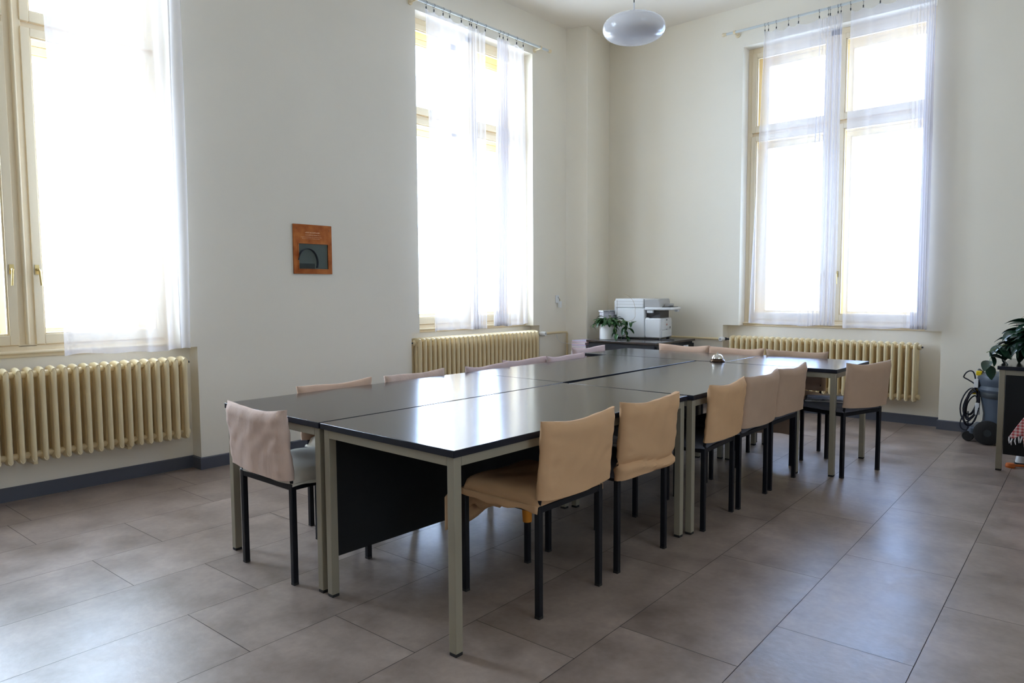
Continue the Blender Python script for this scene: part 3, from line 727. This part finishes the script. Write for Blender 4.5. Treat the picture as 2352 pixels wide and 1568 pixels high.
m = MB(); m.box((-.19, .06, .232), (-.03, .33, .31)); m.build('output_bay', M_dkgrey, t)
m = MB(); m.add([(-.18, .05, .238), (-.04, .05, .285), (-.04, .32, .285), (-.18, .32, .238), (-.18, .05, .242), (-.04, .05, .289), (-.04, .32, .289), (-.18, .32, .242)], [(0,3,2,1),(4,5,6,7),(0,1,5,4),(1,2,6,5),(2,3,7,6),(3,0,4,7)]); m.build('output_tray', M_vacd, t)
m = MB(); m.prism([(-.19, 0), (.06, .0), (.11, .03), (.115, .10), (.115, .30), (.10, .36), (-.19, .36)], .322, .352); m.build('control_panel', M_white, t, bevel=.008)
m = MB(); m.box((-.17, .02, .290), (-.10, .06, .322)); m.box((.06, .27, .300), (.10, .33, .322)); m.build('panel_bracket', M_white, t, bevel=.004)
m = MB(); m.prism([(.0, .04), (.09, .06), (.10, .12), (.10, .28), (.0, .30)], .3522, .358); m.build('key_panel', M_dkgrey, t, bevel=.002)
m = MB(); m.box((-.545, .0, .345), (-.20, .36, .450)); m.box((-.56, .01, .26), (-.5302, .35, .43)); m.build('scanner_unit', M_white, t, bevel=.012, seg=3)
m = MB(); m.prism([(-.20, .345), (-.005, .345), (-.025, .448), (-.20, .448)], 0, .33, Matrix.Translation((0, .34, 0)) @ Matrix.Rotation(PI/2, 4, 'X')); m.build('document_feeder', M_grey, t, bevel=.012, seg=3)
m = MB(); m.box((-.06, .08, .359), (.05, .27, .366)); m.box((-.0, .12, .3662), (.06, .25, .394)); m.build('feeder_tray', M_grey, t, bevel=.004)
m = MB()
for z in (.415, .385, .3445): m.box((-.53, -.0012, z), (-.20, .0002, z+.0022))
m.box((-.52, -.0012, .16), (-.515, .0, .43)); m.build('seam', M_grey, t)
m = MB()
for k in range(7): m.box((-.46, -.0015, .06+k*.009), (-.38, .0, .063+k*.009))
m.build('air_vents', M_grey, t)
m = MB()
for x in (-.48, -.03):
    for y in (.05, .31): m.lathe([(0, 0), (.018, 0), (.018, .0125), (0, .0125)], 12, TR(x, y, 0))
m.build('foot', M_vacd, t)
# power cable lying in front of the printer
m = MB(); pts = [(-4.46+.70*k/20, 6.86-.02*math.sin(k*.75)-.045*math.sin(k*.16), .7502+.003*abs(math.sin(k*.9))) for k in range(21)]
c0 = Vector(pts[0]); o = MB().tube([tuple(Vector(p)-c0) for p in pts], .004, 8).build('power_cable', M_cable); o.location = c0
tag(o, 'thin black power cable lying on the corner desk in front of the printer', 'cable')
# framed white box behind the plant
t = thing('framed_box', 'white boxy case with silver edges behind the potted plant on the corner desk', 'case', (-4.57, 6.755, .7452), D(84))
MB().box((-.085, -.03, .0), (.315, .03, .300)).build('case', mat('pale_lilac_board', (.62, .60, .66), .5), t)
m = MB()
for x in (-.092, .311): m.box((x-.004, -.037, 0), (x+.006, -.028, .318))
m.box((-.096, -.037, .300), (.319, .035, .318)); m.build('metal_frame', M_alu, t, bevel=.002)
m = MB(); r = random.Random(5)
for k in range(15): xx = -.08+k*.025; m.box((xx, -.0385, .303), (xx+r.uniform(.004, .016), -.0372, .312)); m.box((xx, -.0312, .268+r.uniform(0, .015)), (xx+.003, -.0302, .296))
m.build('hooks', M_vacd, t)

# ------------------------------------------------------------------ plants
def leaf(mb, base, d, length, width, droop, roll, n=7):
    d = Vector(d).normalized(); side = d.cross(Vector((0, 0, 1)))
    if side.length < .1: side = Vector((1, 0, 0))
    side.normalize(); side = (Matrix.Rotation(roll, 3, d) @ side)
    vs = []; fs = []; p = Vector(base); dirv = d.copy()
    for i in range(n+1):
        q = i/n; wd = width*(math.sin(PI*min(1, q*.93+.05))**.8)*(1-.25*q)
        up = side.cross(dirv).normalized()
        vs += [p-side*wd/2+up*wd*.14, p.copy(), p+side*wd/2+up*wd*.14]
        dirv = (dirv+Vector((0, 0, -droop/n))).normalized(); p = p+dirv*length/n
    for i in range(n):
        for k in range(2): fs.append((i*3+k, i*3+k+1, (i+1)*3+k+1, (i+1)*3+k))
    mb.add(vs, fs)
def plant(name, loc, label, pot_r, pot_h, nl, spread, up, ll, lw_, lm, seed, trail=(), tall=None, potm=None):
    r = random.Random(seed); t = thing(name, label, 'plant', loc)
    if pot_r:
        p = MB().lathe([(0, 0), (pot_r*.88, 0), (pot_r*.93, .006), (pot_r, pot_h-.004), (pot_r-.003, pot_h), (pot_r-.010, pot_h-.004), (pot_r-.012, pot_h-.02), (0, pot_h-.02)], 40).build('pot', potm or M_pot, t)
        MB().lathe([(0, pot_h-.018), (pot_r-.0125, pot_h-.019)], 24).build('soil', M_soil, t)
    fo = MB(); st = MB()
    for k in range(nl):
        a = r.uniform(0, 2*PI); el = r.uniform(-.1, 1.1); ln = r.uniform(.4, 1)*spread
        b = Vector((0, 0, pot_h-.01)); e_ = b+Vector((math.cos(a)*ln*math.cos(el), math.sin(a)*ln*math.cos(el), up*math.sin(el)*r.uniform(.4, 1)+.02))
        m_ = (b+e_)/2+Vector((0, 0, up*.25)); st.tube([b+Vector((math.cos(a), math.sin(a), 0))*pot_r*.3, m_, e_], .002, 5)
        for j in range(2): leaf(fo, e_ if j == 0 else m_, (math.cos(a+r.uniform(-.8, .8)), math.sin(a+r.uniform(-.8, .8)), r.uniform(-.2, .7)), ll*r.uniform(.65, 1.15), lw_*r.uniform(.7, 1.1), r.uniform(.5, 1.7), r.uniform(-.6, .6))
    for (pts, n_, sz) in trail:
        pts = [Vector(q) for q in pts]; st.tube(pts, .0025, 5)
        for k in range(n_):
            q = (k+.5)/n_*(len(pts)-1); i = int(q); pp = pts[i].lerp(pts[min(i+1, len(pts)-1)], q-i); a = r.uniform(0, 2*PI)
            leaf(fo, pp, (math.cos(a), math.sin(a), r.uniform(-.9, .4)), ll*sz*r.uniform(.7, 1.1), lw_*sz, r.uniform(.6, 1.8), r.uniform(-.6, .6))
    fo.build('foliage', lm, t, smooth=180); st.build('stems', M_stem, t)
    if tall: MB().tube(smooth_path(tall), .0016, 6).build('long_stem', M_stemb, t)
    return t
plant('potted_plant', (-4.445, 6.60, .7452), 'trailing green plant in a white round pot on the corner desk', .094, .170, 46, .15, .10, .095, .046, M_leaf, 4,
      trail=[([(.05, 0, .19), (.13, .02, .20), (.20, .02, .14), (.23, .02, .06), (.22, .02, .02)], 9, 1.1), ([(.05, .02, .2), (.18, .02, .22), (.30, .0, .19), (.37, -.01, .21)], 7, .9),
             ([(-.05, 0, .2), (-.14, -.02, .19), (-.19, -.03, .12)], 6, .8), ([(.04, -.03, .19), (.12, -.06, .16), (.16, -.06, .05)], 7, 1.1), ([(.05, .03, .2), (.2, .02, .2), (.27, .0, .12)], 6, 1.1)],
      tall=[(.0, .0, .18), (.30, .02, .22), (.335, .02, .33), (.315, .02, .42), (.26, .02, .475), (.20, .02, .505)])

# papers between the corner desk and the wall
t = thing('paper_crate', 'white box of stacked pink and white papers beside the corner desk', 'box', (-4.76, 6.60, 0), 0)
MB().box((-.10, -.13, 0), (.10, .13, .30)).build('lower_box', mat('white_card', (.72, .70, .72), .7), t)
MB().box((-.10, -.13, .301), (.10, .13, .60)).build('upper_box', MATS['white_card'], t)
z = .601; r = random.Random(9)
for k in range(11):
    h = r.uniform(.008, .016); a = r.uniform(-.08, .08); mt = [M_paper, mat('pink_paper', (.75, .55, .60), .7), mat('lilac_paper', (.62, .58, .74), .7), MATS['pink_paper']][k % 4]
    MB().box((-.095, -.12, z), (.10, .12, z+h-.001), TR(rz=a)).build('paper_bundle', mt, t); z += h
# ------------------------------------------------------------------ wall fittings
t = thing('wall_plaque', 'small copper plaque with a dark glazed square on the left wall', 'plaque', (XL, 3.281, 1.635))
def P_(y, z, w_=0): return (w_, y, z)
a0, a1, z0, z1 = -.179, .179, -.199, .199; i0, i1, j0, j1 = -.135, .140, -.160, .045
m = MB()
n = 12
O = [(a0, z0), (a1, z0), (a1, z1), (a0, z1)]; I = [(i0, j0), (i1, j0), (i1, j1), (i0, j1)]
m.add([(w_, y, z) for w_ in (.001, .014) for q in (O, I) for y, z in q],
      [(8+k, 8+(k+1) % 4, 12+(k+1) % 4, 12+k) for k in range(4)]+[(k, 4+k, 4+(k+1) % 4, (k+1) % 4) for k in range(4)]+[(k, (k+1) % 4, 8+(k+1) % 4, 8+k) for k in range(4)]+[(4+k, 12+k, 12+(k+1) % 4, 4+(k+1) % 4) for k in range(4)])
m.build('copper_plate', M_copper, t, bevel=.003)
m = MB()
for (y0_, y1_, q0, q1) in ((i0-.006, i0+.002, j0-.006, j1+.006), (i1-.002, i1+.006, j0-.006, j1+.006), (i0, i1, j1-.002, j1+.006), (i0, i1, j0-.006, j0+.002)): m.box((.013, y0_, q0), (.0185, y1_, q1))
m.build('inner_rim', M_copper, t, bevel=.0015)
MB().box((.001, i0, j0), (.004, i1, j1)).build('backing', mat('grey_green_backing', (.30, .32, .30), .5), t)
arc = [(.0082, i0+.085+.090*math.cos(q), j0+.055+.110*math.sin(q)) for q in [PI*.95-PI*1.08*k/20 for k in range(21)]]
MB().tube(arc, .019, 10, rx=.22).build('dark_ring', mat('dark_blue_ring', (.03, .035, .045), .4), t)
MB().box((.0042, i0+.006, j0+.004), (.008, i0+.15, j0+.045)).build('dark_base', mat('dark_teal_base', (.02, .035, .05), .4), t)
MB().box((.0122, i0+.002, j0+.002), (.0128, i1-.002, j1-.002)).build('glass', M_glassg, t)
# worn, unreadable engraved lines
m = MB(); r = random.Random(2)
for z, ya, yb, h in ((.135, -.07, .06, .012), (.115, -.07, .075, .008), (.098, -.11, .08, .005), (.085, -.10, .06, .004)):
    y = ya
    while y < yb:
        w_ = r.uniform(.003, .009); m.box((.0141, y, z-h/2+r.uniform(-.001, .001)), (.0147, y+w_, z+h/2*r.uniform(.2, 1))); y += w_+r.uniform(.002, .006)
m.build('engraving', M_copl, t)
m = MB()
for y, z in ((a0+.03, z1-.035), (a1-.025, z1-.04)): m.lathe([(0, .003), (.002, .0025), (.0035, 0)], 10, TR(.0135, y, z, ry=PI/2))
m.build('screw', M_vacd, t)
t = thing('wall_socket', 'small white switch and hanging white plug unit on the left wall near the corner', 'switch', (XL, 6.515, 1.19))
MB().box((.001, -.030, -.045), (.014, .030, .045)).build('plate', M_white, t, bevel=.004)
MB().box((.015, .005, -.10), (.045, .040, -.025)).build('hanging_unit', M_white, t, bevel=.004)
MB().tube([(.013, .02, .01), (.026, .022, .0), (.030, .022, -.026)], .003, 6).build('short_cord', M_vacd, t)
MB().lathe([(0, 0), (.009, 0), (.007, .004), (0, .005)], 14, TR(.0135, .012, .02, ry=PI/2)).build('knob', M_grey, t)
# thin cable along the wall in the corner
pts = [(XL+.006, 6.50, .79), (XL+.006, 6.53, .72), (XL+.01, 6.60, .68), (-4.97, 6.66, .66), (-4.86, 6.66, .60), (-4.84, 6.60, .5), (-4.83, 6.55, .2), (-4.83, 6.55, .004)]
o = MB().tube(smooth_path([tuple(Vector(p)-Vector(pts[0])) for p in pts]), .0025, 6).build('wall_cable', M_white); o.location = pts[0]
tag(o, 'thin pale cable sagging along the wall in the corner behind the papers', 'cable')

# ------------------------------------------------------------------ pendant lamp
t = thing('pendant_lamp', 'white opal disc pendant lamp hanging over the tables', 'lamp', (-2.60, 4.15, 2.93))
prof = [(0, .0)]
for k in range(1, 25):
    q = -PI/2+PI*k/25; c = math.cos(q); s = math.sin(q)
    prof.append((.205*abs(c)**.75, .085+.085*(abs(s)**.9)*(1 if s > 0 else -1)))
prof += [(.012, .171), (.010, .190), (.005, .215), (.0045, .25), (0, .25)]
MB().lathe(prof, 64).build('lamp_shade', M_opal, t, smooth=60)
MB().tube([(0, 0, .25), (0, 0, ZC-2.93-.03)], .0035, 8).build('cord', M_vacd, t)
MB().lathe([(0, ZC-2.93-.001), (.05, ZC-2.93-.001), (.05, ZC-2.93-.02), (.02, ZC-2.93-.045), (0, ZC-2.93-.045)], 24).build('ceiling_rose', M_white, t)

# ------------------------------------------------------------------ right side: desk, plant, vacuum, cloth
DT = table('work_desk', -.755, .65, 5.985, 6.70, 'dark topped desk with grey legs at the right edge of the picture', grp=None, panel=('F', .12))
DT['category'] = 'desk'
plant('leafy_plant', (-.54, 6.32, .7452), 'dark leafy plant on the desk at the right edge', .09, .11, 95, .23, .20, .15, .085, M_leaf2, 8,
      trail=[([(-.1, 0, .1), (-.24, -.02, .12), (-.27, -.20, .06), (-.27, -.345, -.02)], 8, .9), ([(-.05, -.05, .1), (-.2, -.15, .14), (-.3, -.2, .08)], 8, 1)],
      tall=[(0, 0, .1), (-.14, 0, .25), (-.13, 0, .32), (-.05, 0, .365), (.05, 0, .375)], potm=M_vacd)
t = thing('vacuum_cleaner', 'grey wet and dry vacuum cleaner with yellow clips behind the right desk', 'vacuum cleaner', (-.83, 7.10, 0), D(0))
m = MB(); m.lathe([(0, .12), (.15, .12), (.155, .14), (.150, .24), (.17, .36), (.175, .40), (0, .40)], 36); m.build('drum', M_vac, t)
MB().lathe([(.178, .38), (.183, .39), (.183, .43), (.176, .44), (.17, .43)], 36).build('drum_rim', M_vacd, t)
m = MB(); m.lathe([(0, .43), (.19, .43), (.20, .45), (.185, .48), (.195, .51), (.20, .54), (.19, .57), (.15, .585), (0, .59)], 36); m.build('motor_head', M_vac, t)
m = MB(); m.box((-.225, -.15, .07), (.2, .15, .135)); m.box((-.25, -.10, .05), (-.20, .10, .10)); m.build('chassis', M_vac, t, bevel=.015)
for y in (-.175, .175):
    wv_ = MB().lathe([(.03, -.02), (.085, -.02), (.10, -.013), (.10, .013), (.085, .02), (.03, .02)], 32, TR(-.09, y, .1001, rx=PI/2)).build('wheel', M_foot, t)
    MB().lathe([(0, -.016), (.05, -.016), (.055, -.01), (.055, .01), (.05, .016), (0, .016)], 24, TR(-.09, y, .1001, rx=PI/2)).build('wheel_hub', M_vacd, wv_)
for y in (-.09, .09): MB().lathe([(0, -.012), (.04, -.012), (.045, 0), (.04, .012), (0, .012)], 20, TR(-.24, y, .045, rx=PI/2)).build('caster', M_foot, t)
m = MB(); m.box((-.235, -.045, .395), (-.16, .03, .44)); m.build('cord_hook', M_yel, t, bevel=.006)
m = MB(); m.box((-.20, -.09, .562), (-.16, -.05, .60)); m.box((-.10, -.12, .572), (-.06, -.08, .60)); m.box((-.02, -.14, .570), (.03, -.10, .596)); m.build('clip', M_yel, t, bevel=.006)
m = MB(); m.box((-.21, -.10, .46), (-.178, -.05, .53)); m.build('label_plate', M_white, t, bevel=.003)
m = MB(); m.box((-.195, -.10, .23), (-.165, -.065, .33)); m.build('side_latch', M_white, t, bevel=.004)
m = MB(); m.tube([(-.16, -.08, .56), (-.19, .0, .60), (-.16, .08, .56)], .012, 8); m.build('carry_handle', M_vacd, t)
m = MB(); r = random.Random(6)
for k in range(8):
    pts = []; cx = -.235+r.uniform(-.02, .02); rr = r.uniform(.06, .12); cz = .28+r.uniform(-.05, .05); yy = -.06+r.uniform(-.025, .025); wd = r.uniform(.45, .62)
    for q in range(25): th = 2*PI*q/24; pts.append((cx+rr*wd*math.cos(th)+.02*math.sin(th), yy+.02*math.sin(3*th+k), cz+rr*1.35*math.sin(th)))
    m.tube(pts, .0055, 6, caps=False)
m.tube(smooth_path([(-.20, -.05, .42), (-.205, -.07, .48), (-.25, -.07, .515), (-.285, -.07, .535), (-.287, -.07, .55), (-.27, -.07, .58), (-.245, -.07, .595), (-.22, -.07, .585), (-.205, -.07, .53), (-.205, -.06, .42)]), .0055, 6)
m.tube(smooth_path([(-.27, -.06, .25), (-.30, -.07, .16), (-.295, -.08, .11), (-.27, -.08, .09), (-.245, -.08, .11), (-.25, -.06, .25)]), .005, 6)
m.build('power_cord', M_cable, t)

# office chair beyond the right edge with a checked shawl over it
t = thing('office_chair', 'black swivel chair in front of the right desk, mostly outside the picture', 'chair', (-.26, 5.58, 0), D(200))
m = MB(); m.lathe([(0, .42), (.20, .42), (.225, .44), (.225, .46), (.20, .48), (0, .485)], 32); m.build('seat', M_dgrey, t)
m = MB(); m.tube([(0, 0, .10), (0, 0, .42)], .025, 14); m.build('column', M_blk, t)
for k in range(5):
    a = 2*PI*k/5+.3; c, s = math.cos(a), math.sin(a)
    MB().tube([(0, 0, .10), (.23*c, .23*s, .075)], [.022, .014], 8).build('base_arm', M_blk, t)
    MB().lathe([(0, -.02), (.025, -.02), (.028, -.012), (.028, .012), (.025, .02), (0, .02)], 16, TR(.23*c, .23*s, .0285, rz=a, rx=PI/2)).build('caster', M_foot, t)
m = MB(); m.tube([(0, -.2, .44), (0, -.27, .5), (0, -.27, .7)], .015, 8); m.box((-.20, -.30, .62), (.20, -.265, .92)); m.build('backrest', M_dgrey, t, bevel=.015)
t = thing('checked_shawl', 'red and white checked cloth with a fringe hanging at the right edge', 'cloth', (-.50, 5.66, .50))
def sh(a, b):
    # falls from the seat edge: a short pointed end on the left, a long one on the right
    st = min(1, max(0, (a-.27)/.06)); st = st*st*(3-2*st)
    xt = -.50+.20*a; xb = -.637+.26*a+.02*st if a < .33 else -.53+.30*(a-.33)
    zb = .300-.22*st-.01*math.sin(20*a)
    q = b**.85; y = 5.70+.012*math.sin(16*a+2*b)*b+.03*math.sin(6*a)*b
    return (xt+(xb-xt)*q+.50, y-5.66, .52+(zb-.52)*b-.50)
o = MB().grid(40, 18, sh).build('cloth', M_check, t, smooth=80); o.modifiers.new('cloth', 'SOLIDIFY').thickness = .004
m = MB(); r = random.Random(12)
for k in range(16):
    p = Vector(sh(k/15, 1)); m.tube([p, p+Vector((r.uniform(-.008, .008), r.uniform(-.01, .01), -.022)), p+Vector((r.uniform(-.012, .010), 0, -.045))], [.004, .005, .002], 5)
m.build('fringe', M_paper, t)
t = thing('orange_tool', 'small orange handled object on the floor under the right desk', 'tool', (-.672, 6.16, 0), D(35))
MB().lathe([(0, 0), (.028, 0), (.032, .012), (.026, .030), (0, .034)], 20).build('head', M_orp, t)
MB().tube([(.025, 0, .014), (.10, .0, .012), (.20, .01, .012)], [.010, .009, .007], 8).build('handle', M_orp, t)
t = thing('white_slipper', 'pale rounded shoe under the right desk beside the orange object', 'shoe', (-.60, 6.38, 0), D(60))
MB().lathe([(0, 0), (.045, 0), (.05, .01), (.046, .05), (.03, .085), (0, .095)], 20, Matrix.Diagonal((1.9, 1, 1, 1))).build('upper', M_white, t)
MB().lathe([(0, .0), (.052, .0), (.053, .012), (0, .013)], 20, Matrix.Diagonal((1.9, 1, 1, 1))).build('sole', M_vacd, t)
